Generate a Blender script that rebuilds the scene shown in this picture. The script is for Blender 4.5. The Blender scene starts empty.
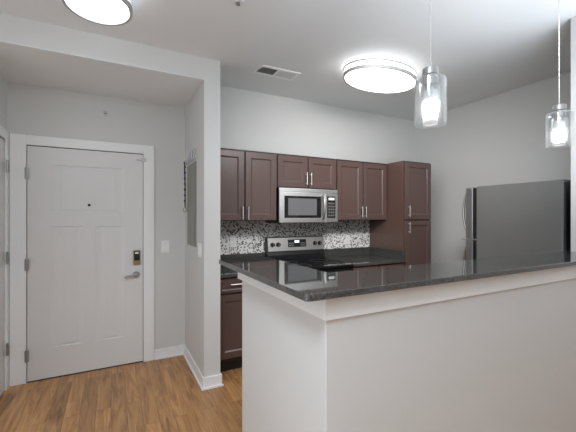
import bpy, bmesh, math, random
from mathutils import Vector, Matrix
S = bpy.context.scene
COL = S.collection
PI = math.pi

# ------------------------------------------------------------------ camera
cam_d = bpy.data.cameras.new('camera')
cam = bpy.data.objects.new('camera', cam_d)
COL.objects.link(cam)
cam.location = (0, 0, 1.425)
cam.rotation_euler = (PI / 2, 0, -0.482)
cam_d.sensor_fit = 'HORIZONTAL'
cam_d.sensor_width = 36.0
cam_d.lens = 337.6 / 576 * 36
cam_d.shift_y = 0.675 / 576
cam_d.clip_start = 0.02
S.camera = cam

# ------------------------------------------------------------------ world, light, exposure
W = bpy.data.worlds.new('world')
S.world = W
W.use_nodes = True
W.node_tree.nodes['Background'].inputs[0].default_value = (0.75, 0.85, 1.0, 1)
W.node_tree.nodes['Background'].inputs[1].default_value = 1.0
S.view_settings.view_transform = 'Standard'
S.view_settings.look = 'None'
S.view_settings.gamma = 1.0
S.view_settings.use_curve_mapping = False
S.view_settings.exposure = 0.14
S.cycles.use_denoising = True
S.cycles.max_bounces = 12
S.cycles.diffuse_bounces = 9
S.cycles.glossy_bounces = 5
S.cycles.transmission_bounces = 10
S.cycles.caustics_reflective = False
S.cycles.caustics_refractive = False
S.cycles.sample_clamp_indirect = 6.0


def area(name, loc, rot, sx, sy, power, color):
    d = bpy.data.lights.new(name, 'AREA')
    d.shape = 'RECTANGLE'
    d.size, d.size_y = sx, sy
    d.energy = power
    d.color = color
    o = bpy.data.objects.new(name, d)
    COL.objects.link(o)
    o.location = loc
    o.rotation_euler = rot
    return o


LAMP = 5.5         # glow of the large kitchen fixture
LAMP_SMALL = 4.0    # glow of the small entry fixture
BULB = 6.0         # glow of the pendant bulbs
# added fill lights standing in for daylight, unseen left of and behind the camera
COOL = (0.815, 0.912, 1.01)
WHITE = (1.0, 0.985, 0.965)
area('fill_left', (-1.62, 0.9, 1.4), (PI / 2, 0, -PI / 2), 2.6, 2.2, 13, COOL)
area('fill_left_rear', (-1.62, -1.3, 1.4), (PI / 2, 0, -PI / 2), 1.6, 2.2, 13, COOL)
# an added fill light, unseen above the camera
area('fill_overhead', (-0.4, 0.2, 2.70), (0, 0, 0), 0.5, 0.5, 36, COOL)
# added upward fill lights, out of view, to brighten the ceiling
area('fill_up', (2.5, 0.2, 1.35), (PI, 0, 0), 1.6, 0.8, 47, COOL)
area('fill_up_left', (0.0, -0.7, 1.6), (PI, 0, 0), 1.5, 0.8, 26, COOL)
# an added fill light, unseen above the bar, turned to brighten the kitchen
KD = Vector((2.75, 3.5, 1.1)) - Vector((1.75, 0.95, 2.76))
kd = area('fill_kitchen', (1.75, 0.95, 2.76), KD.to_track_quat('-Z', 'Y').to_euler(), 0.9, 0.5, 21, WHITE)
kd.data.spread = math.radians(95)


# ------------------------------------------------------------------ materials
def mat(name, color, rough=0.5, metal=0.0, **kw):
    m = bpy.data.materials.new(name)
    m.use_nodes = True
    b = m.node_tree.nodes['Principled BSDF']
    b.inputs['Base Color'].default_value = (*color, 1)
    b.inputs['Roughness'].default_value = rough
    b.inputs['Metallic'].default_value = metal
    for k, v in kw.items():
        b.inputs[k].default_value = v
    return m


class NT:
    def __init__(s, m):
        s.m, s.t = m, m.node_tree
        s.b = s.t.nodes['Principled BSDF']

    def n(s, typ, **kw):
        x = s.t.nodes.new(typ)
        for k, v in kw.items():
            if k.startswith('i_'):
                x.inputs[k[2:].replace('_', ' ')].default_value = v
            else:
                setattr(x, k, v)
        return x

    def l(s, a, b):
        s.t.links.new(a, b)

    def coord(s, scale=(1, 1, 1), rot=(0, 0, 0), loc=(0, 0, 0)):
        g = s.n('ShaderNodeNewGeometry')
        mp = s.n('ShaderNodeMapping')
        mp.inputs['Scale'].default_value = scale
        mp.inputs['Rotation'].default_value = rot
        mp.inputs['Location'].default_value = loc
        s.l(g.outputs['Position'], mp.inputs['Vector'])
        return mp.outputs['Vector']

    def noise(s, vec, scale, detail=3, rough=0.5):
        x = s.n('ShaderNodeTexNoise')
        x.inputs['Scale'].default_value = scale
        x.inputs['Detail'].default_value = detail
        x.inputs['Roughness'].default_value = rough
        s.l(vec, x.inputs['Vector'])
        return x.outputs['Fac']

    def ramp(s, fac, stops, interp='LINEAR'):
        r = s.n('ShaderNodeValToRGB')
        r.color_ramp.interpolation = interp
        el = r.color_ramp.elements
        while len(el) < len(stops):
            el.new(0.5)
        for e, (p, c) in zip(el, stops):
            e.position = p
            e.color = (*c, 1) if len(c) == 3 else c
        s.l(fac, r.inputs['Fac'])
        return r.outputs['Color']

    def mix(s, a, b, fac, mode='MIX'):
        x = s.n('ShaderNodeMix', data_type='RGBA', blend_type=mode)
        if isinstance(fac, (int, float)):
            x.inputs[0].default_value = fac
        else:
            s.l(fac, x.inputs[0])
        for i, v in ((6, a), (7, b)):
            if isinstance(v, tuple):
                x.inputs[i].default_value = (*v, 1)
            else:
                s.l(v, x.inputs[i])
        return x.outputs[2]

    def bump(s, h, strength=0.1, dist=0.002):
        x = s.n('ShaderNodeBump')
        x.inputs['Strength'].default_value = strength
        x.inputs['Distance'].default_value = dist
        s.l(h, x.inputs['Height'])
        s.l(x.outputs['Normal'], s.b.inputs['Normal'])


def painted(name, color, rough=0.6, bump=0.06, var=0.03):
    m = mat(name, color, rough)
    t = NT(m)
    v = t.coord()
    n1 = t.noise(v, 2.0, 2)
    t.l(t.mix(color, tuple(c * (1 - var) for c in color), n1), t.b.inputs['Base Color'])
    t.bump(t.noise(v, 260, 3), bump, 0.001)
    return m


M = {}
M['wall'] = painted('wall_paint', (0.660, 0.664, 0.655), 0.55)
M['ceiling'] = painted('ceiling_paint', (0.785, 0.81, 0.82), 0.85)
M['trim'] = painted('trim_paint', (0.86, 0.875, 0.88), 0.35, 0.02)
M['door'] = painted('door_paint', (0.73, 0.73, 0.73), 0.38, 0.03)
M['white_plastic'] = mat('white_plastic', (0.88, 0.88, 0.87), 0.35)
M['ring'] = mat('satin_ring_metal', (0.50, 0.50, 0.50), 0.5, 0.5)
M['black'] = mat('black_plastic', (0.012, 0.012, 0.013), 0.35)
M['dark_gap'] = mat('dark_recess', (0.02, 0.018, 0.018), 0.7)
M['nickel'] = mat('brushed_nickel', (0.78, 0.76, 0.73), 0.28, 1.0)
M['nickel_dull'] = mat('satin_hinge_metal', (0.42, 0.42, 0.42), 0.4, 1.0)
M['chrome'] = mat('chrome', (0.8, 0.8, 0.8), 0.12, 1.0)
M['brass'] = mat('dull_brass', (0.40, 0.31, 0.18), 0.35, 0.9)
M['black_glass'] = mat('black_glass', (0.010, 0.010, 0.011), 0.06)
M['gray_glass'] = mat('microwave_window', (0.16, 0.16, 0.165), 0.12)
M['cord'] = mat('pendant_cord', (0.60, 0.60, 0.58), 0.4)
M['panel_gray'] = painted('panel_paint', (0.33, 0.33, 0.285), 0.45, 0.05, 0.35)
M['peep'] = mat('peephole_lens', (0.03, 0.03, 0.03), 0.1)
M['lanyard'] = mat('lanyard_web', (0.03, 0.028, 0.025), 0.8)
M['fob'] = mat('key_fob', (0.45, 0.38, 0.24), 0.4, 0.5)


def emis(name, col, strength):
    m = mat(name, (0.8, 0.8, 0.8), 0.5)
    b = m.node_tree.nodes['Principled BSDF']
    b.inputs['Emission Color'].default_value = (*col, 1)
    b.inputs['Emission Strength'].default_value = strength
    return m


M['diffuser'] = emis('lit_diffuser', (0.99, 0.985, 0.97), LAMP)
M['diffuser_small'] = emis('lit_diffuser_small', (0.90, 0.955, 1.02), LAMP_SMALL)
M['bulb'] = emis('lit_bulb', (1.0, 0.98, 0.94), BULB)
M['display'] = emis('lit_display', (0.75, 0.88, 1.0), 0.9)
M['micro_led'] = emis('dim_display', (0.6, 0.75, 0.85), 0.10)


def steel(name, color, rough, axis):
    m = mat(name, color, rough, 1.0)
    t = NT(m)
    sc = {'x': (3, 400, 400), 'z': (400, 400, 3)}[axis]
    n = t.noise(t.coord(sc), 1.0, 2)
    r = t.n('ShaderNodeMapRange')
    r.inputs['To Min'].default_value = rough - 0.06
    r.inputs['To Max'].default_value = rough + 0.10
    t.l(n, r.inputs['Value'])
    t.l(r.outputs[0], t.b.inputs['Roughness'])
    t.bump(n, 0.03, 0.001)
    return m


M['steel'] = steel('brushed_steel', (0.74, 0.73, 0.71), 0.36, 'x')
M['steel_v'] = steel('brushed_steel_upright', (0.52, 0.52, 0.52), 0.30, 'z')


def fridge_side():
    m = mat('textured_gray_case', (0.085, 0.085, 0.083), 0.42)
    t = NT(m)
    v = t.coord()
    t.l(t.mix((0.160, 0.160, 0.155), (0.120, 0.120, 0.117), t.noise(v, 3.0, 4)), t.b.inputs['Base Color'])
    t.bump(t.noise(v, 300, 2), 0.15, 0.001)
    return m


M['fridge'] = fridge_side()


def wood_cab(name, base, dark):
    m = mat(name, base, 0.30)
    t = NT(m)
    n = t.noise(t.coord((45, 45, 2.2)), 1.0, 5, 0.6)
    n2 = t.noise(t.coord((4, 4, 0.8)), 1.0, 2)
    c = t.mix(dark, base, n)
    c = t.mix(c, tuple(x * 1.15 for x in base), n2)
    t.l(c, t.b.inputs['Base Color'])
    t.bump(n, 0.05, 0.001)
    return m


M['cab'] = wood_cab('espresso_wood', (0.112, 0.071, 0.063), (0.076, 0.046, 0.041))
M['cab_side'] = wood_cab('espresso_wood_side', (0.135, 0.080, 0.064), (0.085, 0.047, 0.038))
M['cab_in'] = mat('cabinet_dark_edge', (0.022, 0.013, 0.012), 0.5)  # body darkened so the gaps between doors read shaded; also the dark top strip


def granite():
    m = mat('black_granite', (0.03, 0.03, 0.03), 0.035)
    t = NT(m)
    v = t.coord()
    a = t.noise(v, 190, 2, 0.6)
    b = t.noise(v, 55, 4, 0.7)
    c1 = t.ramp(a, [(0.0, (0.022, 0.022, 0.021)), (0.48, (0.035, 0.035, 0.033)), (0.60, (0.16, 0.16, 0.15)), (1.0, (0.38, 0.37, 0.35))])
    c2 = t.ramp(b, [(0.3, (0.018, 0.018, 0.017)), (0.7, (0.085, 0.083, 0.078))])
    t.l(t.mix(c1, c2, 0.45), t.b.inputs['Base Color'])
    t.b.inputs['Specular IOR Level'].default_value = 0.9
    return m


M['granite'] = granite()


def mosaic():
    m = mat('mosaic_tile', (0.5, 0.5, 0.5), 0.18)
    t = NT(m)
    # diagonal grid of little tiles on the wall: position x,z -> rotate 45 degrees
    g = t.n('ShaderNodeNewGeometry')
    sp = t.n('ShaderNodeSeparateXYZ')
    t.l(g.outputs['Position'], sp.inputs[0])

    def mth(op, a, b=None):
        x = t.n('ShaderNodeMath', operation=op)
        for i, q in enumerate((a, b)):
            if q is None:
                continue
            if isinstance(q, (int, float)):
                x.inputs[i].default_value = q
            else:
                t.l(q, x.inputs[i])
        return x.outputs[0]
    X, Z = sp.outputs['X'], sp.outputs['Z']
    T = 0.0155
    u = mth('MULTIPLY', mth('ADD', X, Z), 0.7071 / T)
    v = mth('MULTIPLY', mth('SUBTRACT', X, Z), 0.7071 / T)
    iu, iv = mth('FLOOR', u), mth('FLOOR', v)
    cv = t.n('ShaderNodeCombineXYZ')
    t.l(iu, cv.inputs[0])
    t.l(iv, cv.inputs[1])
    wn = t.n('ShaderNodeTexWhiteNoise', noise_dimensions='2D')
    t.l(cv.outputs[0], wn.inputs['Vector'])
    col = t.ramp(wn.outputs['Value'], [(0.0, (0.035, 0.033, 0.030)), (0.14, (0.25, 0.24, 0.23)), (0.30, (0.68, 0.67, 0.65)), (0.48, (0.93, 0.92, 0.90))], 'CONSTANT')
    fu, fv = mth('FRACT', u), mth('FRACT', v)
    eu = mth('ABSOLUTE', mth('SUBTRACT', fu, 0.5))
    ev = mth('ABSOLUTE', mth('SUBTRACT', fv, 0.5))
    ed = mth('GREATER_THAN', mth('MAXIMUM', eu, ev), 0.44)
    t.l(t.mix(col, (0.66, 0.65, 0.63), ed), t.b.inputs['Base Color'])
    return m


M['mosaic'] = mosaic()


def floor_mat():
    m = mat('wood_plank_floor', (0.3, 0.16, 0.07), 0.38)
    t = NT(m)
    g = t.n('ShaderNodeNewGeometry')
    sp = t.n('ShaderNodeSeparateXYZ')
    t.l(g.outputs['Position'], sp.inputs[0])
    cb = t.n('ShaderNodeCombineXYZ')
    t.l(sp.outputs['Y'], cb.inputs[0])
    t.l(sp.outputs['X'], cb.inputs[1])
    br = t.n('ShaderNodeTexBrick', offset=0.37, offset_frequency=2)
    br.inputs['Scale'].default_value = 1.0
    br.inputs['Brick Width'].default_value = 0.95
    br.inputs['Row Height'].default_value = 0.10
    br.inputs['Mortar Size'].default_value = 0.0008
    br.inputs['Mortar Smooth'].default_value = 0.2
    br.inputs['Color1'].default_value = (0, 0, 0, 1)
    br.inputs['Color2'].default_value = (1, 1, 1, 1)
    br.inputs['Mortar'].default_value = (0.5, 0.5, 0.5, 1)
    t.l(cb.outputs[0], br.inputs['Vector'])
    rowtone = br.outputs['Color']
    # grain runs along y, shifted per plank
    off = t.n('ShaderNodeVectorMath', operation='ADD')
    sc = t.n('ShaderNodeVectorMath', operation='MULTIPLY')
    sc.inputs[1].default_value = (0, 7.0, 3.0)
    t.l(rowtone, sc.inputs[0])
    mp = t.coord((19, 1.7, 1))
    t.l(mp, off.inputs[0])
    t.l(sc.outputs[0], off.inputs[1])
    n = t.n('ShaderNodeTexNoise')
    n.inputs['Scale'].default_value = 1.0
    n.inputs['Detail'].default_value = 6
    n.inputs['Roughness'].default_value = 0.62
    n.inputs['Distortion'].default_value = 1.5
    t.l(off.outputs[0], n.inputs['Vector'])
    c = t.ramp(n.outputs['Fac'], [(0.27, (0.13, 0.054, 0.018)), (0.42, (0.39, 0.19, 0.073)), (0.57, (0.54, 0.285, 0.118)), (0.78, (0.66, 0.385, 0.18))])
    tone = t.ramp(rowtone, [(0.0, (0.78, 0.78, 0.78)), (1.0, (1.1, 1.08, 1.05))])
    c = t.mix(c, tone, 1.0, 'MULTIPLY')
    c = t.mix(c, (0.07, 0.035, 0.016), br.outputs['Fac'])
    t.l(c, t.b.inputs['Base Color'])
    t.bump(n.outputs['Fac'], 0.06, 0.002)
    return m


M['floor'] = floor_mat()


def clear_glass(name, haze, edge, rough=0.03):
    """thin glass: see-through, mirror-like towards its edges, with a little haze"""
    m = bpy.data.materials.new(name)
    m.use_nodes = True
    t = m.node_tree
    t.nodes.remove(t.nodes['Principled BSDF'])
    out = t.nodes['Material Output']
    tr = t.nodes.new('ShaderNodeBsdfTransparent')
    tr.inputs[0].default_value = (0.97, 0.98, 0.98, 1)
    gl = t.nodes.new('ShaderNodeBsdfGlossy')
    gl.inputs['Color'].default_value = (0.95, 0.95, 0.95, 1)
    gl.inputs['Roughness'].default_value = rough
    tl = t.nodes.new('ShaderNodeBsdfTranslucent')
    tl.inputs[0].default_value = (0.95, 0.95, 0.95, 1)
    lw = t.nodes.new('ShaderNodeLayerWeight')
    lw.inputs['Blend'].default_value = 0.28
    mu = t.nodes.new('ShaderNodeMath')
    mu.operation = 'MULTIPLY_ADD'
    mu.inputs[1].default_value = edge
    mu.inputs[2].default_value = 0.03
    t.links.new(lw.outputs['Facing'], mu.inputs[0])
    m1 = t.nodes.new('ShaderNodeMixShader')
    m1.inputs[0].default_value = haze
    t.links.new(tr.outputs[0], m1.inputs[1])
    t.links.new(tl.outputs[0], m1.inputs[2])
    m2 = t.nodes.new('ShaderNodeMixShader')
    t.links.new(mu.outputs[0], m2.inputs[0])
    t.links.new(m1.outputs[0], m2.inputs[1])
    t.links.new(gl.outputs[0], m2.inputs[2])
    t.links.new(m2.outputs[0], out.inputs['Surface'])
    return m


M['glass'] = clear_glass('clear_glass', 0.05, 0.5)
M['glass_frost'] = clear_glass('inner_glass', 0.10, 0.5, 0.1)


# ------------------------------------------------------------------ mesh helpers
def B(bm, x0, x1, y0, y1, z0, z1):
    vs = [bm.verts.new((x, y, z)) for z in (z0, z1) for y in (y0, y1) for x in (x0, x1)]
    for f in ((0, 2, 3, 1), (4, 5, 7, 6), (0, 1, 5, 4), (2, 6, 7, 3), (0, 4, 6, 2), (1, 3, 7, 5)):
        bm.faces.new([vs[i] for i in f])
    return bm


def box(*a):
    return B(bmesh.new(), *a)


def tube(bm, pts, r, seg=10, closed=False, cap=True):
    pts = [Vector(p) for p in pts]
    n = len(pts)
    rings = []
    up = None
    for i, p in enumerate(pts):
        if closed:
            d = pts[(i + 1) % n] - pts[i - 1]
        else:
            d = pts[min(i + 1, n - 1)] - pts[max(i - 1, 0)]
        d.normalize()
        if up is None:
            up = Vector((0, 0, 1)) if abs(d.z) < 0.9 else Vector((1, 0, 0))
        a = d.cross(up)
        if a.length < 1e-5:
            a = d.cross(Vector((0, 1, 0)))
        a.normalize()
        b = a.cross(d).normalized()
        up = b
        rr = r[i] if isinstance(r, (list, tuple)) else r
        rings.append([bm.verts.new(p + rr * (math.cos(q) * a + math.sin(q) * b)) for q in [2 * PI * k / seg for k in range(seg)]])
    m = n if closed else n - 1
    for i in range(m):
        A, C = rings[i], rings[(i + 1) % n]
        for k in range(seg):
            bm.faces.new((A[k], A[(k + 1) % seg], C[(k + 1) % seg], C[k]))
    if cap and not closed:
        bm.faces.new(rings[0][::-1])
        bm.faces.new(rings[-1])
    return bm


def lathe(bm, cx, cy, prof, seg=40, sx=1.0, sy=1.0, rot=0.0, close=False):
    """prof: list of (radius, z); radius 0 makes a pole. sx, sy stretch the circle in plan."""
    rings = []
    for r, z in prof:
        if r <= 1e-6:
            rings.append([bm.verts.new((cx, cy, z))])
        else:
            ring = []
            for k in range(seg):
                q = 2 * PI * k / seg
                x, y = r * sx * math.cos(q), r * sy * math.sin(q)
                ring.append(bm.verts.new((cx + x * math.cos(rot) - y * math.sin(rot), cy + x * math.sin(rot) + y * math.cos(rot), z)))
            rings.append(ring)
    pairs = list(zip(rings[:-1], rings[1:]))
    if close:
        pairs.append((rings[-1], rings[0]))
    for A, C in pairs:
        for k in range(seg):
            j = (k + 1) % seg
            if len(A) == 1 and len(C) == 1:
                continue
            if len(A) == 1:
                bm.faces.new((A[0], C[k], C[j]))
            elif len(C) == 1:
                bm.faces.new((A[k], A[j], C[0]))
            else:
                bm.faces.new((A[k], A[j], C[j], C[k]))
    return bm


def oval_lathe(bm, cx, cy, a, b, rot, prof, seg=64, close=False):
    """prof of (offset from the rim, z): ring ellipse with semi-axes a+off, b+off."""
    rings = []
    for off, z in prof:
        ring = []
        if off <= -b:
            rings.append([bm.verts.new((cx, cy, z))])
            continue
        for k in range(seg):
            q = 2 * PI * k / seg
            x, y = (a + off) * math.cos(q), (b + off) * math.sin(q)
            ring.append(bm.verts.new((cx + x * math.cos(rot) - y * math.sin(rot), cy + x * math.sin(rot) + y * math.cos(rot), z)))
        rings.append(ring)
    pairs = list(zip(rings[:-1], rings[1:]))
    if close:
        pairs.append((rings[-1], rings[0]))
    for A, C in pairs:
        for k in range(seg):
            j = (k + 1) % seg
            if len(A) == 1:
                bm.faces.new((A[0], C[k], C[j]))
            elif len(C) == 1:
                bm.faces.new((A[k], A[j], C[0]))
            else:
                bm.faces.new((A[k], A[j], C[j], C[k]))
    return bm


def disc_y(bm, cx, cz, y0, y1, r, seg=24, r1=None):
    """cylinder along y."""
    return tube(bm, [(cx, y0, cz), (cx, y1, cz)], [r, r if r1 is None else r1], seg)


def front_with_panels(x0, x1, z0, z1, yf, yb, holes, rings):
    """a slab facing -y whose front has moulded panels; holes are rects, rings (inset, depth) from the face."""
    bm = bmesh.new()
    xs = sorted({x0, x1, *[h[0] for h in holes], *[h[1] for h in holes]})
    zs = sorted({z0, z1, *[h[2] for h in holes], *[h[3] for h in holes]})
    vv = {}

    def v(x, y, z):
        k = (round(x, 5), round(y, 5), round(z, 5))
        if k not in vv:
            vv[k] = bm.verts.new((x, y, z))
        return vv[k]
    for i in range(len(xs) - 1):
        for j in range(len(zs) - 1):
            cx, cz = (xs[i] + xs[i + 1]) / 2, (zs[j] + zs[j + 1]) / 2
            if any(h[0] < cx < h[1] and h[2] < cz < h[3] for h in holes):
                continue
            bm.faces.new((v(xs[i], yf, zs[j]), v(xs[i + 1], yf, zs[j]), v(xs[i + 1], yf, zs[j + 1]), v(xs[i], yf, zs[j + 1])))
    for h in holes:
        prev = None
        for rg in [(0, 0)] + rings:
            ins, inz, dep = rg[0], rg[-2], rg[-1]
            a, b, c, d = h[0] + ins, h[1] - ins, h[2] + inz, h[3] - inz
            ring = [v(a, yf + dep, c), v(b, yf + dep, c), v(b, yf + dep, d), v(a, yf + dep, d)]
            if prev:
                for k in range(4):
                    bm.faces.new((prev[k], prev[(k + 1) % 4], ring[(k + 1) % 4], ring[k]))
            prev = ring
        bm.faces.new(prev)
    # sides and back
    for i in range(len(xs) - 1):
        bm.faces.new((v(xs[i], yf, z0), v(xs[i], yb, z0), v(xs[i + 1], yb, z0), v(xs[i + 1], yf, z0)))
        bm.faces.new((v(xs[i], yf, z1), v(xs[i + 1], yf, z1), v(xs[i + 1], yb, z1), v(xs[i], yb, z1)))
    for j in range(len(zs) - 1):
        bm.faces.new((v(x0, yf, zs[j]), v(x0, yf, zs[j + 1]), v(x0, yb, zs[j + 1]), v(x0, yb, zs[j])))
        bm.faces.new((v(x1, yf, zs[j]), v(x1, yb, zs[j]), v(x1, yb, zs[j + 1]), v(x1, yf, zs[j + 1])))
    bm.faces.new([v(x, yb, z0) for x in xs] + [v(x1, yb, z) for z in zs[1:]] + [v(x, yb, z1) for x in reversed(xs[:-1])] + [v(x0, yb, z) for z in reversed(zs[1:-1])])
    return bm


def prism(bm, poly, z0, z1):
    lo = [bm.verts.new((x, y, z0)) for x, y in poly]
    hi = [bm.verts.new((x, y, z1)) for x, y in poly]
    n = len(poly)
    bm.faces.new(lo[::-1])
    bm.faces.new(hi)
    for i in range(n):
        j = (i + 1) % n
        bm.faces.new((lo[i], lo[j], hi[j], hi[i]))
    return bm


ORG = {}


def finish(o, bevel, seg=2):
    if bevel:
        md = o.modifiers.new('bevel', 'BEVEL')
        md.width = bevel
        md.segments = seg
        md.limit_method = 'ANGLE'
        md.angle_limit = math.radians(35)
        md.harden_normals = False


def obj(name, bm, m, parent=None, origin=None, bevel=0, smooth=False, label=None):
    """links bm (built in world coordinates) as one mesh object"""
    bmesh.ops.recalc_face_normals(bm, faces=bm.faces)
    if parent is not None:
        origin = ORG[parent.name]
    elif origin is None:
        lo = [min(v.co[i] for v in bm.verts) for i in range(3)]
        hi = [max(v.co[i] for v in bm.verts) for i in range(3)]
        origin = ((lo[0] + hi[0]) / 2, (lo[1] + hi[1]) / 2, lo[2])
    origin = Vector(origin)
    bmesh.ops.translate(bm, verts=bm.verts, vec=-origin)
    me = bpy.data.meshes.new(name)
    if smooth:
        for f in bm.faces:
            f.smooth = True
    bm.to_mesh(me)
    bm.free()
    me.materials.append(M[m])
    o = bpy.data.objects.new(name, me)
    COL.objects.link(o)
    if parent is not None:
        o.parent = parent
    else:
        o.location = origin
    ORG[o.name] = origin
    finish(o, bevel)
    if smooth:
        try:
            me.set_sharp_from_angle(angle=math.radians(40))
        except Exception:
            pass
    if label:
        o['label'] = label
    return o


def tag(o, label, cat, group=None):
    o['label'] = label
    o['category'] = cat
    if group:
        o['group'] = group
    return o


def thing(name, label, cat, loc, group=None):
    o = bpy.data.objects.new(name, None)
    o.empty_display_size = 0.1
    COL.objects.link(o)
    o.location = loc
    ORG[o.name] = Vector(loc)
    return tag(o, label, cat, group)


def struct(name, bm, m, label=None, cat=None, bevel=0, parent=None):
    o = obj(name, bm, m, parent, bevel=bevel)
    if parent is None:
        o['kind'] = 'structure'
        if label:
            o['label'] = label
            o['category'] = cat
    return o


# ------------------------------------------------------------------ dimensions of the place
YD, YP, YB = 3.605, 2.793, 3.56         # door wall, header front, kitchen back wall
XL, XS, XP = -0.775, 0.679, 0.816       # alcove left wall, partition faces
XR, XLL, YR = 3.964, -1.70, -3.20       # right wall, living-room left wall, rear wall
ZS, ZLOW, ZC = 2.557, 2.738, 2.84       # alcove soffit, entry-side ceiling, main ceiling
ZBAR, TB = 1.178, 0.0242

# ------------------------------------------------------------------ room shell
struct('floor', box(XLL - 0.1, XR + 0.1, YR - 0.1, YD + 0.12, -0.1, 0.0), 'floor', 'warm brown wood plank floor with dark grain', 'floor')


def ceil_z(x, y):
    # the main ceiling eases down to the lower entry-side ceiling
    d = math.hypot(max(0.0, x - XP), max(0.0, y - YP)) / 0.52
    q = min(1.0, d)
    return ZLOW + (ZC - ZLOW) * q * q * (3 - 2 * q)


bm = bmesh.new()
gx = [XLL - 0.1, XS] + [XP + 0.02 * k for k in range(29)] + [XR + 0.1]
gy = [YR - 0.1, 0.5] + [YP + 0.02 * k for k in range(29)] + [YB + 0.1]
gx[2] = XP
gv = [[bm.verts.new((x, y, ceil_z(x, y))) for y in gy] for x in gx]
gt = [[bm.verts.new((x, y, ZC + 0.12)) for y in gy] for x in gx]
for i in range(len(gx) - 1):
    for j in range(len(gy) - 1):
        bm.faces.new((gv[i][j], gv[i][j + 1], gv[i + 1][j + 1], gv[i + 1][j]))
        bm.faces.new((gt[i][j], gt[i + 1][j], gt[i + 1][j + 1], gt[i][j + 1]))
struct('ceiling', bm, 'ceiling', 'flat pale ceiling over entry, bar and kitchen', 'ceiling')
for f in bpy.data.objects['ceiling'].data.polygons:
    f.use_smooth = True
struct('ceiling_alcove', box(XL, XS, YP + 0.0005, YD, ZS, ZS + 0.006), 'ceiling', 'lowered shaded ceiling of the entry alcove', 'ceiling')
struct('wall_header', box(XL, XS, YP, YP + 0.12, ZS + 0.0062, ZLOW + 0.02), 'wall', 'deep wall band spanning above the entry alcove', 'wall')
struct('wall_partition', box(XS, XP, YP, YD + 0.1, 0, ZC + 0.1), 'wall', 'short partition wall end between entry alcove and kitchen', 'wall')
struct('wall_kitchen', box(XP, XR + 0.1, YB, YB + 0.1, 0, ZC), 'wall', 'kitchen back wall above the dark upper cabinets', 'wall')
struct('wall_right', box(XR, XR + 0.1, YR - 0.1, YB, 0, ZC), 'wall', 'plain right kitchen wall behind the refrigerator', 'wall')
struct('wall_left', box(XLL - 0.1, XLL, YR - 0.1, YP, 0, ZLOW), 'wall', 'living room left wall', 'wall')
struct('wall_front', box(XLL - 0.1, XL - 0.1, YP, YP + 0.12, 0, ZC), 'wall', 'wall left of the entry alcove', 'wall')
struct('wall_rear', box(XLL - 0.1, XR + 0.1, YR - 0.1, YR, 0, ZC), 'wall', 'living room rear wall', 'wall')
# full-height wall at the right end of the bar
struct('wall_stub', box(2.9, XR, 0.957, 1.199, 0, ZC), 'wall', 'full height wall end where the bar counter stops', 'wall', bevel=0.003)

# door wall with the doorway cut out
DX0, DX1, DZ = -0.640, 0.275, 2.035
bm = bmesh.new()
B(bm, XL, DX0 - 0.012, YD, YD + 0.12, 0, ZS)
B(bm, DX1 + 0.012, XS, YD, YD + 0.12, 0, ZS)
B(bm, DX0 - 0.012, DX1 + 0.012, YD, YD + 0.12, DZ + 0.012, ZS)
struct('wall_entry', bm, 'wall', 'alcove wall holding the white entry door', 'wall')
# alcove left wall with the second doorway
EY0, EY1 = 2.93, 3.509
bm = bmesh.new()
B(bm, XL - 0.1, XL, YP, EY0 - 0.012, 0, ZC)
B(bm, XL - 0.1, XL, EY1 + 0.012, YD + 0.12, 0, ZC)
B(bm, XL - 0.1, XL, EY0 - 0.012, EY1 + 0.012, 2.060, ZC)
struct('wall_alcove', bm, 'wall', 'left side wall of the entry alcove', 'wall')

# trims: casings
bm = bmesh.new()
B(bm, -0.757, DX0 - 0.004, YD - 0.018, YD, 0, 2.125)
B(bm, DX1 + 0.004, 0.379, YD - 0.018, YD, 0, 2.125)
B(bm, DX0 - 0.004, DX1 + 0.004, YD - 0.018, YD, DZ + 0.006, 2.125)
struct('trim_1', bm, 'trim', 'white flat casing around the entry door', 'trim', bevel=0.003)
bm = bmesh.new()
B(bm, -0.744, -0.740, YD - 0.022, YD - 0.0181, 0.12, 2.10)
B(bm, 0.330, 0.334, YD - 0.022, YD - 0.0181, 0.12, 2.06)
bm.free()
bm = bmesh.new()
B(bm, XL, XL + 0.016, EY1 + 0.004, 3.586, 0, 2.135)
B(bm, XL, XL + 0.016, YP + 0.02, EY0 - 0.004, 0, 2.135)
B(bm, XL, XL + 0.016, EY0 - 0.004, EY1 + 0.004, 2.056, 2.135)
struct('trim_2', bm, 'trim', 'white casing of the side door at the left edge', 'trim', bevel=0.003)

# baseboards
def base_x(name, x0, x1, y, lab, ext=0):
    bm = bmesh.new()
    B(bm, x0, x1, y - 0.014, y, 0, 0.098)
    B(bm, x0, x1, y - 0.026, y - 0.014, 0, 0.018)
    struct(name, bm, 'trim', lab, 'baseboard', bevel=0.003)


base_x('baseboard_entry', 0.380, XS - 0.015, YD, 'white baseboard between entry door and partition')
bm = bmesh.new()
B(bm, XS - 0.014, XS, YP - 0.014, YD, 0, 0.098)
B(bm, XS - 0.026, XS - 0.014, YP - 0.026, YD - 0.027, 0, 0.018)
B(bm, XS, XP + 0.012, YP - 0.014, YP, 0, 0.098)
B(bm, XS - 0.014, XP + 0.022, YP - 0.026, YP - 0.014, 0, 0.018)
B(bm, XP, XP + 0.012, YP, 2.90, 0, 0.098)
struct('baseboard_partition', bm, 'trim', 'white baseboard wrapping the end of the partition', 'baseboard', bevel=0.003)
bm = bmesh.new()
B(bm, XR - 0.014, XR, 1.21, 3.54, 0, 0.098)
struct('baseboard_right', bm, 'trim', 'white baseboard along the right kitchen wall', 'baseboard', bevel=0.003)

# rear window (behind the camera)
def window(name, parts_frame, pane, lab):
    w = struct(name, parts_frame, 'trim', lab, 'window', bevel=0.003)
    g = obj('pane', pane, 'glass_frost', w)
    return w


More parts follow.
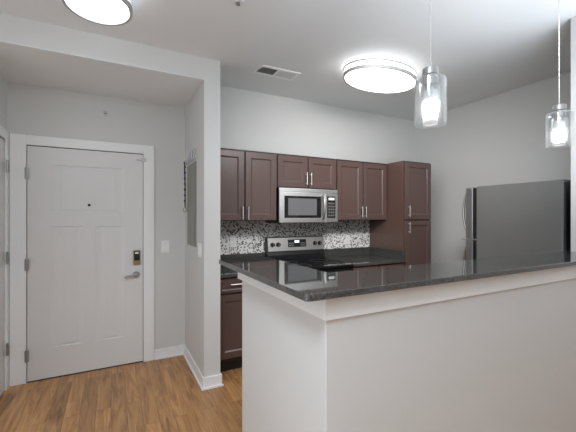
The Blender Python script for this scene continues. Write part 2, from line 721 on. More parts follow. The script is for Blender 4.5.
bm = bmesh.new()
for x0, x1 in ((-0.9, -0.82), (1.26, 1.34), (3.42, 3.5)):
    B(bm, x0, x1, YR, YR + 0.04, 0.45, 2.55)
for z0, z1 in ((0.45, 0.53), (2.47, 2.55)):
    B(bm, -0.82, 1.26, YR, YR + 0.04, z0, z1)
    B(bm, 1.34, 3.42, YR, YR + 0.04, z0, z1)
window('window_1', bm, box(-0.81, 3.41, YR + 0.004, YR + 0.012, 0.54, 2.46), 'wide window on the rear wall')

# peninsula half wall (an L) with its trim band
PX0, PY0, PT = 0.650, 0.963, 0.125
PZ = ZBAR - TB
pony = [(PX0, PY0), (2.9, PY0), (2.9, PY0 + PT), (PX0 + PT, PY0 + PT), (PX0 + PT, 1.800), (PX0, 1.800)]
struct('wall_peninsula', prism(bmesh.new(), pony, 0, PZ), 'wall', 'grey half wall carrying the raised granite bar', 'wall', bevel=0.004)
e = 0.009
bm = bmesh.new()
B(bm, PX0 - e, 2.9, PY0 - e, PY0, 1.071, PZ)
B(bm, PX0 - e, PX0, PY0, 1.848, 1.071, PZ)
B(bm, PX0, PX0 + PT + e, 1.8002, 1.848, 1.071, PZ)
struct('trim_3', bm, 'trim', 'white trim band under the overhanging granite bar', 'trim', bevel=0.002)

# ------------------------------------------------------------------ entry door
d = struct('door_1', front_with_panels(
    DX0, DX1, 0.008, DZ, YD - 0.002, YD + 0.042,
    [(-0.472, 0.112, 1.466, 1.884), (-0.472, -0.232, 0.272, 1.336), (-0.128, 0.112, 0.272, 1.336)],
    [(0.030, 0.004, 0.006), (0.050, 0.014, 0.0062), (0.085, 0.022, 0.003)]), 'door', 'white three-panel entry door with lever and keypad', 'door', bevel=0.0015)
for hz in (1.796, 1.014, 0.232):
    bm = bmesh.new()
    tube(bm, [(DX0 - 0.003, YD - 0.020, hz - 0.052), (DX0 - 0.003, YD - 0.020, hz + 0.052)], 0.008, 10)
    B(bm, DX0 - 0.016, DX0 + 0.014, YD - 0.0195, YD - 0.0165, hz - 0.048, hz + 0.048)
    obj('hinge', bm, 'nickel_dull', d)
# dark gap line of the frame's stop
bm = bmesh.new()
B(bm, DX0 - 0.011, DX0 - 0.001, YD + 0.004, YD + 0.10, 0.0, DZ + 0.01)
B(bm, DX1 + 0.001, DX1 + 0.011, YD + 0.004, YD + 0.10, 0.0, DZ + 0.01)
B(bm, DX0 - 0.001, DX1 + 0.001, YD + 0.010, YD + 0.10, DZ + 0.002, DZ + 0.011)
obj('weather_strip', bm, 'dark_gap', d, label='dark weather strip around the leaf')
bm = box(DX0 + 0.004, DX1 - 0.004, YD - 0.006, YD + 0.04, 0.001, 0.0075)
obj('door_sweep', bm, 'dark_gap', d, label='dark sweep under the leaf')
bm = bmesh.new()
disc_y(bm, -0.181, 1.532, YD - 0.007, YD - 0.0025, 0.012)
obj('peephole', bm, 'peep', d, label='small dark peephole')
# keypad deadbolt
bm = box(0.186, 0.250, YD - 0.028, YD - 0.0025, 0.958, 1.100)
kp = obj('keypad', bm, 'brass', d, bevel=0.006, label='dark bronze keypad deadbolt')
bm = box(0.193, 0.243, YD - 0.0305, YD - 0.0285, 1.000, 1.092)
obj('keypad_face', bm, 'black', kp, bevel=0.001, label='black key face')
bm = bmesh.new()
disc_y(bm, 0.218, 0.980, YD - 0.036, YD - 0.029, 0.015)
obj('thumb_turn', bm, 'brass', kp)
bm = box(0.203, 0.233, YD - 0.0325, YD - 0.031, 1.066, 1.082)
obj('key_display', bm, 'white_plastic', kp)
# lever
bm = bmesh.new()
disc_y(bm, 0.214, 0.862, YD - 0.014, YD - 0.0025, 0.031)
disc_y(bm, 0.214, 0.862, YD - 0.050, YD - 0.013, 0.011)
tube(bm, [(0.222, YD - 0.052, 0.863), (0.18, YD - 0.054, 0.863), (0.13, YD - 0.053, 0.858), (0.106, YD - 0.050, 0.846)], [0.010, 0.010, 0.009, 0.007], 12)
obj('lever_handle', bm, 'nickel_dull', d, smooth=True, label='satin nickel lever handle')
# swing guard at the upper right
bm = bmesh.new()
B(bm, 0.215, 0.268, YD - 0.012, YD - 0.003, 1.975, 1.985)
B(bm, 0.262, 0.300, YD - 0.026, YD - 0.0185, 1.962, 1.998)
obj('swing_guard', bm, 'nickel_dull', d, label='small metal swing guard')

# side door on the alcove's left wall (its leaf in the wall plane, hinges toward the corner)
bm = box(XL - 0.042, XL + 0.001, EY0, EY1, 0.008, 2.05)
d2 = struct('door_2', bm, 'door', 'white side door at the left edge of the alcove', 'door', bevel=0.0015)
for hz in (1.838, 1.088, 0.339):
    bm = bmesh.new()
    tube(bm, [(XL + 0.022, EY1 + 0.002, hz - 0.05), (XL + 0.022, EY1 + 0.002, hz + 0.05)], 0.008, 10)
    B(bm, XL + 0.0165, XL + 0.0195, EY1 - 0.012, EY1 + 0.020, hz - 0.045, hz + 0.045)
    obj('hinge', bm, 'nickel_dull', d2)
bm = bmesh.new()
B(bm, XL - 0.09, XL - 0.002, EY0 - 0.011, EY0 - 0.001, 0, 2.058)
B(bm, XL - 0.09, XL - 0.002, EY1 + 0.001, EY1 + 0.011, 0, 2.058)
B(bm, XL - 0.09, XL - 0.002, EY0 - 0.001, EY1 + 0.001, 2.051, 2.059)
obj('weather_strip', bm, 'dark_gap', d2, label='dark gap strip around the leaf')
bm = bmesh.new()
B(bm, XL + 0.0012, XL + 0.006, EY1 - 0.03, EY1 + 0.002, 2.01, 2.02)
bm.free()


# ------------------------------------------------------------------ entry wall things
def switch_x(name, label, cx, cz, y, w, h, n=1, face='y'):
    t = thing(name, label, 'light switch', (cx, y, cz - h / 2))
    obj('wall_plate', box(cx - w / 2, cx + w / 2, y - 0.007, y - 0.0005, cz - h / 2, cz + h / 2), 'white_plastic', t, bevel=0.003)
    obj('toggle', box(cx - 0.005, cx + 0.005, y - 0.018, y - 0.0075, cz - 0.012, cz + 0.010), 'white_plastic', t, bevel=0.002)
    for s in (-1, 1):
        obj('screw', disc_y(bmesh.new(), cx, cz + s * 0.030, y - 0.0082, y - 0.0072, 0.003, 10), 'nickel_dull', t)
    return t


switch_x('light_switch', 'white toggle light switch on the wall right of the entry door', 0.484, 1.122, YD, 0.078, 0.122)
t = thing('light_switch', 'white two-rocker switch plate near the end of the partition wall, below the electrical panel', 'light switch', (XS, 2.93, 1.07))
obj('wall_plate', box(XS - 0.007, XS - 0.0005, 2.875, 2.99, 1.075, 1.195), 'white_plastic', t, bevel=0.003)
for y0 in (2.893, 2.939):
    obj('rocker', box(XS - 0.011, XS - 0.0072, y0, y0 + 0.033, 1.102, 1.168), 'white_plastic', t, bevel=0.002)

t = thing('electrical_panel', 'tall grey-green electrical panel door set in the partition wall', 'electrical panel', (XS, 3.265, 1.153))
obj('panel_frame', box(XS - 0.008, XS - 0.0005, 3.075, 3.456, 1.150, 1.925), 'panel_gray', t, bevel=0.002)
obj('panel_door', box(XS - 0.014, XS - 0.0085, 3.105, 3.426, 1.185, 1.890), 'panel_gray', t, bevel=0.003)
obj('latch', box(XS - 0.021, XS - 0.0145, 3.385, 3.410, 1.50, 1.56), 'nickel_dull', t, bevel=0.002, label='small metal latch')

t = thing('key_hook_rack', 'small metal key hook rack on the partition above the electrical panel', 'hook rack', (XS, 3.2, 1.95))
obj('rail', box(XS - 0.006, XS - 0.0005, 3.09, 3.42, 1.965, 1.985), 'nickel', t, bevel=0.002)
for y in (3.11, 3.22, 3.33, 3.405):
    bm = bmesh.new()
    tube(bm, [(XS - 0.012, y, 2.045), (XS - 0.012, y, 1.985), (XS - 0.014, y, 1.955), (XS - 0.024, y, 1.937), (XS - 0.042, y, 1.938), (XS - 0.052, y, 1.965)], 0.0065, 8)
    obj('hook', bm, 'nickel_dull', t, smooth=True)

t = thing('lanyard', 'black lanyard with a brass fob hanging from the key hooks', 'lanyard', (0.640, 3.402, 1.45))
bm = bmesh.new()
lp = [(0.634, 3.402, 1.960), (0.636, 3.392, 1.86), (0.638, 3.390, 1.74), (0.640, 3.396, 1.58), (0.640, 3.402, 1.52)]
lq = [(0.640, 3.402, 1.52), (0.642, 3.410, 1.60), (0.641, 3.414, 1.76), (0.637, 3.410, 1.88), (0.634, 3.402, 1.960)]
random.seed(4)
tube(bm, lp, 0.006, 6)
tube(bm, lq, 0.006, 6)
for k in range(7):
    z = 1.90 - 0.055 * k
    B(bm, 0.630, 0.647, 3.396, 3.406, z, z + 0.02)
obj('strap', bm, 'lanyard', t)
bm = bmesh.new()
tube(bm, [(0.640 + 0.018 * math.cos(q), 3.402, 1.492 + 0.022 * math.sin(q)) for q in [2 * PI * k / 16 for k in range(16)]], 0.005, 8, closed=True)
obj('fob_ring', bm, 'fob', t, smooth=True, label='brass ring fob')

# small sidewall sprinkler over the door
t = thing('sidewall_sprinkler', 'small grey sidewall sprinkler head high on the wall above the entry door', 'sprinkler', (-0.05, YD, 2.37))
bm = bmesh.new()
disc_y(bm, -0.05, 2.394, YD - 0.006, YD - 0.0005, 0.030, 20)
obj('escutcheon', bm, 'wall', t)
bm = bmesh.new()
disc_y(bm, -0.05, 2.394, YD - 0.040, YD - 0.0065, 0.009, 12)
B(bm, -0.066, -0.034, YD - 0.046, YD - 0.0405, 2.388, 2.404)
obj('deflector', bm, 'nickel_dull', t)


# ------------------------------------------------------------------ kitchen backsplash, outlets
bs = obj('tile_backsplash', box(XP + 0.002, 3.108, YB - 0.010, YB - 0.0005, 1.0, 1.384), 'mosaic')
bs['kind'] = 'structure'
tag(bs, 'mosaic tile backsplash of tiny black, grey and white pieces', 'backsplash')


def outlet(label, cx, cz):
    y = YB - 0.0105
    t = thing('wall_outlet', label, 'outlet', (cx, y, cz - 0.06))
    obj('wall_plate', box(cx - 0.037, cx + 0.037, y - 0.007, y, cz - 0.06, cz + 0.06), 'white_plastic', t, bevel=0.003)
    for s in (-1, 1):
        bm = bmesh.new()
        disc_y(bm, cx, cz + s * 0.022, y - 0.0095, y - 0.0072, 0.015, 16)
        so = obj('socket', bm, 'white_plastic', t)
        bm = bmesh.new()
        B(bm, cx - 0.0065, cx - 0.0045, y - 0.0100, y - 0.0096, cz + s * 0.022 - 0.004, cz + s * 0.022 + 0.006)
        B(bm, cx + 0.0045, cx + 0.0065, y - 0.0100, y - 0.0096, cz + s * 0.022 - 0.004, cz + s * 0.022 + 0.006)
        obj('slot', bm, 'black', so)


outlet('white wall outlet on the mosaic tile left of the range', 1.178, 1.148)
outlet('white wall outlet on the mosaic tile right of the range', 2.735, 1.125)


# ------------------------------------------------------------------ cabinets
def pull(parent, x, z, y, L, vertical=True):
    """flat-ended bar pull on two posts; y is the face it stands on"""
    bm = bmesh.new()
    h = L / 2
    if vertical:
        tube(bm, [(x, y - 0.028, z - h), (x, y - 0.028, z + h)], 0.0062, 10)
        for s in (-1, 1):
            tube(bm, [(x, y, z + s * h * 0.72), (x, y - 0.028, z + s * h * 0.72)], 0.0045, 8)
    else:
        tube(bm, [(x - h, y - 0.028, z), (x + h, y - 0.028, z)], 0.0062, 10)
        for s in (-1, 1):
            tube(bm, [(x + s * h * 0.72, y, z), (x + s * h * 0.72, y - 0.028, z)], 0.0045, 8)
    return obj('handle', bm, 'nickel', parent, smooth=True, label='brushed nickel bar pull')


DT = 0.020


def cab_door(t, x0, x1, z0, z1, yf, name='door', frame=0.058):
    return obj(name, front_with_panels(x0, x1, z0, z1, yf, yf + DT, [(x0 + frame, x1 - frame, z0 + frame, z1 - frame)],
                                       [(0.005, 0.004), (0.012, 0.010), (0.013, 0.010)]), 'cab', t, bevel=0.0025)


def cabinet(name, label, x0, x1, yf, yb, z0, z1, doors, drawers=(), group=None, toe=0, cat='cabinet', side='cab_side'):
    """yf: front of doors. doors: (x0,x1,z0,z1,hx,hz)"""
    t = thing(name, label, cat, ((x0 + x1) / 2, (yf + yb) / 2, z0), group)
    yc = yf + DT + 0.002
    obj('cabinet_body', box(x0 + 0.0125, x1 - 0.0125, yc, yb, z0 + toe, z1), 'cab_in', t, bevel=0.001)
    for a, b in ((x0, x0 + 0.012), (x1 - 0.012, x1)):
        obj('side_panel', box(a, b, yc, yb, z0 + toe, z1), side, t, bevel=0.001)
    if toe:
        obj('toe_kick', box(x0, x1, yc + 0.075, yb, z0, z0 + toe - 0.001), 'black', t)
    for a, b, c, dd, hx, hz in doors:
        o = cab_door(t, a, b, c, dd, yf)
        pull(o, hx, hz, yf - 0.0005, 0.135)
    for a, b, c, dd in drawers:
        o = obj('drawer', front_with_panels(a, b, c, dd, yf, yf + DT, [(a + 0.03, b - 0.03, c + 0.028, dd - 0.028)], [(0.004, 0.002), (0.008, 0.003)]), 'cab', t, bevel=0.0025)
        pull(o, (a + b) / 2, (c + dd) / 2 + 0.012, yf - 0.0005, 0.135, False)
    return t


g = 0.003
ZU0, ZU1, YU = 1.383, 2.100, 3.213
G = 'upper cabinets on the kitchen back wall'
cabinet('upper_cabinet', 'dark brown two-door wall cabinet left of the microwave', XP + 0.012, 1.551, YU, YB - 0.002, ZU0, ZU1,
        [(XP + 0.020, 1.184, ZU0 + 0.006, ZU1 - 0.020, 1.163, 1.462), (1.200, 1.542, ZU0 + 0.006, ZU1 - 0.020, 1.222, 1.462)], group=G)
cabinet('upper_cabinet', 'short dark brown two-door wall cabinet directly above the microwave', 1.553, 2.314, YU, YB - 0.002, 1.737, ZU1,
        [(1.562, 1.926, 1.745, ZU1 - 0.020, 1.906, 1.842), (1.941, 2.305, 1.745, ZU1 - 0.020, 1.961, 1.842)], group=G)
cabinet('upper_cabinet', 'dark brown two-door wall cabinet between microwave and tall pantry', 2.316, 3.106, YU, YB - 0.002, ZU0, ZU1,
        [(2.330, 2.704, ZU0 + 0.006, ZU1 - 0.020, 2.682, 1.482), (2.718, 3.090, ZU0 + 0.006, ZU1 - 0.020, 2.740, 1.482)], group=G)
YT = 2.937
t = cabinet('pantry_cabinet', 'tall dark brown pantry cabinet at the right end of the counter run', 3.110, 3.585, YT, YB - 0.002, 0.0, 2.100,
            [(3.124, 3.572, 1.392, 2.088, 3.176, 1.492), (3.124, 3.572, 0.12, 1.378, 3.176, 1.292)], toe=0.1)
# base cabinets
YF = 2.932
cabinet('base_cabinet', 'dark brown base cabinet with drawers left of the range', XP + 0.014, 1.548, YF, YB - 0.012, 0, 0.882,
        [(XP + 0.022, 1.186, 0.150, 0.722, 1.150, 0.62), (1.200, 1.540, 0.150, 0.722, 1.235, 0.62)],
        [(XP + 0.022, 1.186, 0.738, 0.868), (1.200, 1.540, 0.738, 0.868)], toe=0.115, group='base cabinets under the back counter')
cabinet('base_cabinet', 'dark brown base cabinet with drawers between range and pantry', 2.322, 3.108, YF, YB - 0.012, 0, 0.882,
        [(2.332, 2.706, 0.150, 0.722, 2.67, 0.62), (2.720, 3.098, 0.150, 0.722, 2.756, 0.62)],
        [(2.332, 2.706, 0.738, 0.868), (2.720, 3.098, 0.738, 0.868)], toe=0.115, group='base cabinets under the back counter')

# back counters
t = thing('countertop', 'black granite counter piece left of the range', 'countertop', (1.18, 3.2, 0.883))
obj('slab', box(XP + 0.003, 1.549, 2.906, YB - 0.011, 0.883, 0.914), 'granite', t, bevel=0.003)
obj('upstand', box(XP + 0.003, 1.549, YB - 0.030, YB - 0.011, 0.9145, 1.016), 'granite', t, bevel=0.002)
t = thing('countertop', 'black granite counter piece between range and pantry', 'countertop', (2.7, 3.2, 0.883))
obj('slab', box(2.320, 3.107, 2.906, YB - 0.011, 0.883, 0.914), 'granite', t, bevel=0.003)
obj('upstand', box(2.320, 3.088, YB - 0.030, YB - 0.011, 0.9145, 1.016), 'granite', t, bevel=0.002)
obj('side_upstand', box(3.0885, 3.1085, 2.93, YB - 0.011, 0.9145, 1.016), 'granite', t, bevel=0.002)

# ------------------------------------------------------------------ range
RX0, RX1 = 1.552, 2.316
t = thing('kitchen_range', 'stainless electric range with black glass cooktop under the microwave', 'range', (1.934, 3.2, 0))
obj('range_body', box(RX0, RX1, 2.925, 3.50, 0.03, 0.895), 'black', t, bevel=0.004)
obj('cooktop', box(RX0 - 0.0, RX1, 2.885, 3.455, 0.8955, 0.918), 'black_glass', t, bevel=0.006, label='black glass cooktop')
for bx, by, br in ((1.745, 3.30, 0.085), (2.125, 3.30, 0.105), (1.745, 3.045, 0.110), (2.125, 3.045, 0.085)):
    bm = bmesh.new()
    lathe(bm, bx, by, [(br, 0.9182), (br, 0.9188), (br - 0.004, 0.9188), (br - 0.004, 0.9182)], 40, close=True)
    obj('burner_ring', bm, 'nickel_dull', t)
# backguard: slanted stainless face
bm = bmesh.new()
pts = [(3.458, 0.9185), (3.458, 0.985), (3.470, 1.020), (3.490, 1.182), (3.505, 1.190), (3.545, 1.190), (3.545, 0.9185)]
L = [bm.verts.new((RX0 + 0.001, y, z)) for y, z in pts]
R = [bm.verts.new((RX1 - 0.001, y, z)) for y, z in pts]
bm.faces.new(L)
bm.faces.new(R[::-1])
for i in range(len(pts)):
    j = (i + 1) % len(pts)
    bm.faces.new((L[i], R[i], R[j], L[j]))
bgd = obj('backguard', bm, 'black', t, bevel=0.002, label='black back guard')


def slant(x0, x1, z0, z1, off, thick):
    bm = bmesh.new()
    vs = []
    for o in (off + thick, off):
        for (x, z) in ((x0, z0), (x1, z0), (x1, z1), (x0, z1)):
            y = 3.470 + (z - 1.020) / 0.162 * 0.020
            vs.append(bm.verts.new((x, y - o, z)))
    bm.faces.new(vs[:4])
    bm.faces.new(vs[4:][::-1])
    for i in range(4):
        j = (i + 1) % 4
        bm.faces.new((vs[i], vs[4 + i], vs[4 + j], vs[j]))
    return bm


cp = obj('control_panel', slant(RX0 + 0.012, RX1 - 0.006, 1.030, 1.182, 0.0005, 0.004), 'steel', t, bevel=0.001, label='stainless control panel')
obj('display_window', slant(1.818, 2.062, 1.070, 1.158, 0.005, 0.003), 'black', cp, label='black display window')
obj('clock_digits', slant(1.905, 1.968, 1.120, 1.146, 0.0082, 0.001), 'display', cp, label='lit clock readout')
for i in range(4):
    for j in range(2):
        for x in (1.828 + 0.018 * i, 1.985 + 0.018 * i):
            obj('touch_key', slant(x, x + 0.012, 1.082 + 0.024 * j, 1.096 + 0.024 * j, 0.0082, 0.0005), 'nickel_dull', cp)
for kx in (1.617, 1.690, 2.182, 2.250):
    y = 3.470 + (1.106 - 1.020) / 0.162 * 0.020 - 0.005
    bm = bmesh.new()
    disc_y(bm, kx, 1.106, y - 0.026, y, 0.022, 20, 0.026)
    kb = obj('knob', bm, 'black', cp, smooth=True, label='black burner knob')
    obj('knob_pointer', box(kx - 0.003, kx + 0.003, y - 0.031, y - 0.0265, 1.090, 1.124), 'nickel', kb)
od = obj('oven_door', box(RX0 + 0.004, RX1 - 0.004, 2.885, 2.924, 0.24, 0.86), 'black_glass', t, bevel=0.004)
bm = bmesh.new()
tube(bm, [(RX0 + 0.06, 2.842, 0.815), (RX1 - 0.06, 2.842, 0.815)], 0.012, 12)
for x in (RX0 + 0.09, RX1 - 0.09):
    tube(bm, [(x, 2.884, 0.815), (x, 2.842, 0.815)], 0.008, 8)
obj('oven_handle', bm, 'steel', od, smooth=True, label='stainless oven handle')
obj('storage_drawer', box(RX0 + 0.004, RX1 - 0.004, 2.89, 2.924, 0.06, 0.232), 'steel', t, bevel=0.004)
for x in (RX0 + 0.05, RX1 - 0.05):
    for y in (2.99, 3.44):
        bm = bmesh.new()
        lathe(bm, x, y, [(0, 0.0), (0.018, 0.0), (0.018, 0.029), (0, 0.029)], 12)
        obj('foot', bm, 'black', t)

# ------------------------------------------------------------------ microwave
MX0, MX1, MZ0, MZ1 = 1.560, 2.308, 1.356, 1.733
YM = 3.175
t = thing('microwave', 'stainless over-the-range microwave with black window and keypad', 'microwave', (1.934, 3.36, MZ0))
obj('microwave_body', box(MX0 + 0.002, MX1 - 0.002, YM + 0.030, YB - 0.012, MZ0, MZ1), 'black', t, bevel=0.003)
obj('vent_grille', box(MX0, MX1, YM + 0.004, YM + 0.029, 1.690, MZ1 - 0.002), 'steel', t, bevel=0.003, label='stainless top vent strip')
bm = box(MX0, 2.136, YM, YM + 0.029, MZ0 + 0.003, 1.6885)
dr = obj('microwave_door', bm, 'steel', t, bevel=0.004, label='stainless door with black window')
fr = obj('window_frame', box(1.618, 2.078, YM - 0.003, YM - 0.0004, 1.412, 1.648), 'black_glass', dr, bevel=0.002, label='black glass border')
obj('window_glass', box(1.662, 2.020, YM - 0.0045, YM - 0.0032, 1.440, 1.622), 'gray_glass', fr, label='grey mesh window')
bm = bmesh.new()
hp = []
for k in range(9):
    q = k / 8
    hp.append((2.098, YM - 0.016 - 0.032 * math.sin(PI * q) ** 0.6, 1.405 + 0.262 * q))
tube(bm, [(2.098, YM - 0.001, 1.405)] + hp + [(2.098, YM - 0.001, 1.667)], 0.0125, 12)
obj('handle', bm, 'steel_v', dr, smooth=True, label='curved stainless handle')
kp = obj('control_panel', box(2.138, MX1, YM, YM + 0.029, MZ0 + 0.003, 1.6885), 'steel', t, bevel=0.004)
kf = obj('key_face', box(2.160, 2.272, YM - 0.003, YM - 0.0004, 1.412, 1.655), 'black_glass', kp, bevel=0.001, label='black key face')
obj('clock_display', box(2.176, 2.258, YM - 0.0042, YM - 0.0032, 1.612, 1.640), 'micro_led', kf, label='dim clock display')
for i in range(3):
    for j in range(5):
        obj('key', box(2.174 + 0.030 * i, 2.198 + 0.030 * i, YM - 0.0040, YM - 0.0032, 1.428 + 0.034 * j, 1.450 + 0.034 * j), 'fridge', kf)

# ------------------------------------------------------------------ refrigerator (doors face the range)
FX0, FX1, FY0, FY1, FZ = 2.94, 3.70, 1.258, 1.925, 1.700
t = thing('refrigerator', 'dark grey top-freezer refrigerator with stainless doors at right end', 'refrigerator', ((FX0 + FX1) / 2, 1.6, 0))
obj('case', box(FX0, FX1, FY0, FY1, 0.03, FZ), 'fridge', t, bevel=0.004, label='dark grey textured case')
obj('rear_panel', box(FX0 + 0.012, FX1 - 0.012, FY0 - 0.012, FY0 - 0.0005, 0.06, FZ - 0.02), 'black', t, label='black rear panel')
obj('gasket', box(FX0 + 0.010, FX1 - 0.010, FY1 + 0.0005, FY1 + 0.036, 0.08, FZ - 0.012), 'black', t, label='black door gasket')


def fridge_door(name, z0, z1):
    bm = bmesh.new()
    pts = [(FX0, FY1 + 0.037), (FX0, FY1 + 0.106)]
    n = 12
    for k in range(1, n):
        q = k / n
        pts.append((FX0 + (FX1 - FX0) * q, FY1 + 0.106 + 0.020 * math.sin(PI * q)))
    pts += [(FX1, FY1 + 0.106), (FX1, FY1 + 0.037)]
    prism(bm, pts, z0, z1)
    return obj(name, bm, 'steel_v', t, bevel=0.006)


fz = fridge_door('freezer_door', 1.224, 1.694)
fd = fridge_door('refrigerator_door', 0.09, 1.208)


def fhandle(par, z0, z1):
    bm = bmesh.new()
    pts = []
    x = FX0 + 0.045
    for k in range(11):
        q = k / 10
        pts.append((x, FY1 + 0.110 + 0.048 * math.sin(PI * q) ** 0.7, z0 + (z1 - z0) * q))
    tube(bm, pts, 0.011, 12)
    obj('handle', bm, 'steel_v', par, smooth=True, label='bowed stainless handle')


fhandle(fz, 1.26, 1.665)
fhandle(fd, 0.72, 1.175)
obj('hinge_bracket', box(FX0 - 0.004, FX0 + 0.06, FY1 + 0.001, FY1 + 0.150, 1.2105, 1.2215), 'nickel', t, bevel=0.002, label='bright metal middle hinge bracket')
for x in (FX0 + 0.06, FX1 - 0.06):
    for y in (FY0 + 0.06, FY1 - 0.06):
        bm = bmesh.new()
        lathe(bm, x, y, [(0, 0.0), (0.022, 0.0), (0.022, 0.0295), (0, 0.0295)], 12)
        obj('foot', bm, 'black', t)

# ------------------------------------------------------------------ raised granite bar
bx0, by0, bx1, by1, by2 = 0.546, 0.917, 0.850, 1.240, 1.900
c = 0.010
bar = obj('bar_countertop', prism(bmesh.new(), [(bx0 + c, by0), (2.898, by0), (2.898, by1), (bx1, by1), (bx1, by2), (bx0, by2), (bx0, by0 + c)], ZBAR - TB + 0.0005, ZBAR), 'granite', bevel=0.003)
tag(bar, 'long polished black granite bar top wrapping the corner of the grey half wall', 'countertop')


# ------------------------------------------------------------------ ceiling things
def oval_lamp(label, cx, cy, a, b, rot, zc, drop, posts, glow='diffuser'):
    t = thing('ceiling_light', label, 'ceiling light', (cx, cy, zc - drop))
    zl = zc - drop
    obj('ceiling_pan', oval_lathe(bmesh.new(), cx, cy, a, b, rot, [(-9, zc - 0.0005), (-0.05, zc - 0.0005), (-0.05, zc - 0.014), (-9, zc - 0.014)]), 'white_plastic', t)
    obj('diffuser', oval_lathe(bmesh.new(), cx, cy, a, b, rot,
                               [(-9, zc - 0.0145), (-0.022, zc - 0.0145), (-0.022, zl + 0.004), (-0.030, zl - 0.004), (-0.07, zl - 0.010), (-0.12, zl - 0.013), (-9, zl - 0.016)]), glow, t, smooth=True, label='glowing white diffuser')
    for z, h in ((zl + 0.062, 0.020), (zl - 0.004, 0.030)):
        obj('metal_ring', oval_lathe(bmesh.new(), cx, cy, a, b, rot,
                                     [(-0.016, z), (0.0, z), (0.0, z + h), (-0.016, z + h)], close=True), 'ring', t, bevel=0.002)
    for q in posts:
        x, y = (a - 0.0075) * math.cos(q), (b - 0.0075) * math.sin(q)
        X, Y = cx + x * math.cos(rot) - y * math.sin(rot), cy + x * math.sin(rot) + y * math.cos(rot)
        bm = bmesh.new()
        tube(bm, [(X, Y, zl + 0.0262), (X, Y, zl + 0.0618)], 0.006, 10)
        obj('spacer_post', bm, 'nickel_dull', t)
    return t


GL = 'lit flush ceiling lights'
oval_lamp('large lit oval ceiling light with double metal ring over the kitchen', 2.312, 2.479, 0.420, 0.267, 0.074, ZC, 0.105, [0.5, 2.0, 3.5, 5.0], )
oval_lamp('smaller lit round ceiling light with metal rings in front of the entry alcove', -0.067, 2.228, 0.180, 0.195, 0.04, ZLOW, 0.105, [0.6, 2.2, 3.8, 5.3], 'diffuser_small')

# air vent
t = thing('air_vent', 'white louvred air vent on the ceiling near the upper cabinets', 'air vent', (1.432, 2.985, ZC - 0.012))
bm = bmesh.new()
vx0, vx1, vy0, vy1 = 1.212, 1.652, 2.888, 3.085
zz0, zz1 = ZC - 0.010, ZC - 0.0005
B(bm, vx0, vx1, vy0, vy0 + 0.030, zz0, zz1)
B(bm, vx0, vx1, vy1 - 0.030, vy1, zz0, zz1)
B(bm, vx0, vx0 + 0.032, vy0 + 0.0301, vy1 - 0.0301, zz0, zz1)
B(bm, vx1 - 0.032, vx1, vy0 + 0.0301, vy1 - 0.0301, zz0, zz1)
B(bm, 1.424, 1.440, vy0 + 0.0301, vy1 - 0.0301, zz0, zz1)
obj('frame', bm, 'trim', t, bevel=0.002)
obj('duct_back', box(vx0 + 0.033, vx1 - 0.033, vy0 + 0.031, vy1 - 0.031, ZC - 0.002, ZC - 0.0006), 'dark_gap', t, label='dark duct opening')
for side, (x0, x1, tilt) in enumerate(((1.246, 1.423, 1), (1.441, 1.618, -1))):
    n = 9
    for k in range(n):
        x = x0 + 0.008 + (x1 - x0 - 0.016) * k / (n - 1)
        bm = bmesh.new()
        dx = 0.005 * tilt
        vs = [(x - dx, zz0), (x - dx + 0.002, zz0), (x + dx + 0.002, ZC - 0.0022), (x + dx, ZC - 0.0022)]
        A = [bm.verts.new((p, vy0 + 0.0305, q)) for p, q in vs]
        C2 = [bm.verts.new((p, vy1 - 0.0305, q)) for p, q in vs]
        bm.faces.new(A)
        bm.faces.new(C2[::-1])
        for i in range(4):
            j = (i + 1) % 4
            bm.faces.new((A[i], C2[i], C2[j], A[j]))
        obj('louvre', bm, 'trim', t)

# concealed sprinkler cap at the top edge of the photo
t = thing('ceiling_sprinkler', 'small round white sprinkler cap on the ceiling left of the vent', 'sprinkler', (0.72, 2.06, ZLOW - 0.02))
bm = bmesh.new()
lathe(bm, 0.685, 1.965, [(0, ZLOW - 0.0005), (0.038, ZLOW - 0.0005), (0.036, ZLOW - 0.006), (0, ZLOW - 0.008)], 24)
obj('cover_plate', bm, 'trim', t, smooth=True)
bm = bmesh.new()
lathe(bm, 0.685, 1.965, [(0, ZLOW - 0.0082), (0.010, ZLOW - 0.0082), (0.012, ZLOW - 0.022), (0, ZLOW - 0.024)], 16)
obj('nozzle', bm, 'nickel_dull', t)


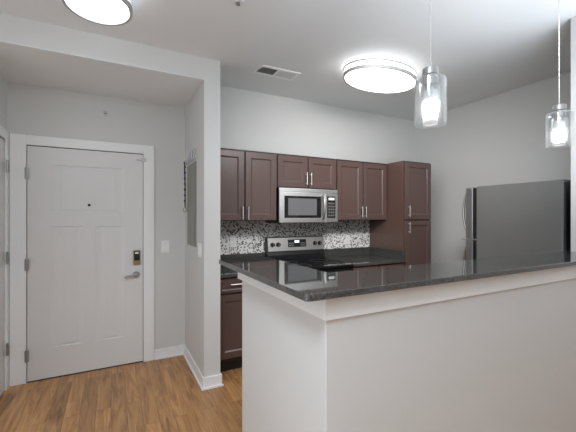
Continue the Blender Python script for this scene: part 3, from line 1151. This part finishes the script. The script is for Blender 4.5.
# ------------------------------------------------------------------ pendants
def pendant(label, cx, cy, zt, zb):
    """zt / zb: top and bottom of the outer glass"""
    t = thing('pendant_light', label, 'pendant light', (cx, cy, zb), 'glass pendants over the granite bar')
    obj('canopy', lathe(bmesh.new(), cx, cy, [(0, ZC - 0.0005), (0.06, ZC - 0.0005), (0.06, ZC - 0.02), (0.012, ZC - 0.028), (0, ZC - 0.028)], 32), 'nickel', t, smooth=True)
    # twisted two-strand cord
    bm = bmesh.new()
    z0, z1 = zt + 0.048, ZC - 0.0285
    n = 120
    for ph in (0, PI):
        tube(bm, [(cx + 0.0017 * math.cos(ph + 0.55 * k), cy + 0.0017 * math.sin(ph + 0.55 * k), z0 + (z1 - z0) * k / n) for k in range(n + 1)], 0.0016, 6)
    obj('cord', bm, 'cord', t, smooth=True)
    capm = lathe(bmesh.new(), cx, cy, [(0, zt + 0.048), (0.032, zt + 0.048), (0.036, zt + 0.044), (0.036, zt + 0.016), (0.024, zt + 0.014), (0.024, zt + 0.004),
                                       (0.035, zt + 0.002), (0.035, zt - 0.030), (0.014, zt - 0.034), (0, zt - 0.034)], 32)
    obj('socket_cap', capm, 'nickel_dull', t, smooth=True, label='brushed nickel socket cap')
    ro, th = 0.070, 0.003
    og = lathe(bmesh.new(), cx, cy, [(0.0365, zt + 0.0015), (0.062, zt + 0.0015), (ro, zt - 0.008), (ro, zb), (ro - th, zb), (ro - th, zt - 0.010), (0.060, zt - 0.002), (0.0365, zt - 0.002)], 48, close=True)
    obj('outer_glass', og, 'glass', t, smooth=True, label='clear outer glass cylinder')
    ri = 0.045
    ig = lathe(bmesh.new(), cx, cy, [(0.0155, zt - 0.0345), (0.040, zt - 0.0345), (ri, zt - 0.042), (ri, zb + 0.030), (ri - 0.003, zb + 0.030), (ri - 0.003, zt - 0.043), (0.040, zt - 0.0375), (0.0155, zt - 0.0375)], 40, close=True)
    obj('inner_glass', ig, 'glass_frost', t, smooth=True, label='inner glass cylinder around the bulb')
    zs = zt - 0.0385
    obj('bulb', lathe(bmesh.new(), cx, cy, [(0, zs - 0.064), (0.031, zs - 0.064), (0.034, zs - 0.069), (0.034, zs - 0.125), (0.029, zs - 0.138), (0.014, zs - 0.145), (0, zs - 0.146)], 28), 'bulb', t, smooth=True, label='glowing bulb')
    obj('bulb_base', lathe(bmesh.new(), cx, cy, [(0, zt - 0.0342), (0.0135, zt - 0.0342), (0.0135, zs - 0.012), (0.028, zs - 0.018), (0.030, zs - 0.024), (0.030, zs - 0.0635), (0, zs - 0.0635)], 20), 'white_plastic', t, smooth=True)


pendant('clear glass cylinder pendant hanging over the middle of the bar, left of the two', 1.310, 1.080, 2.063, 1.848)
pendant('clear glass cylinder pendant hanging nearest the wall end, right of the two', 2.470, 1.080, 2.070, 1.860)
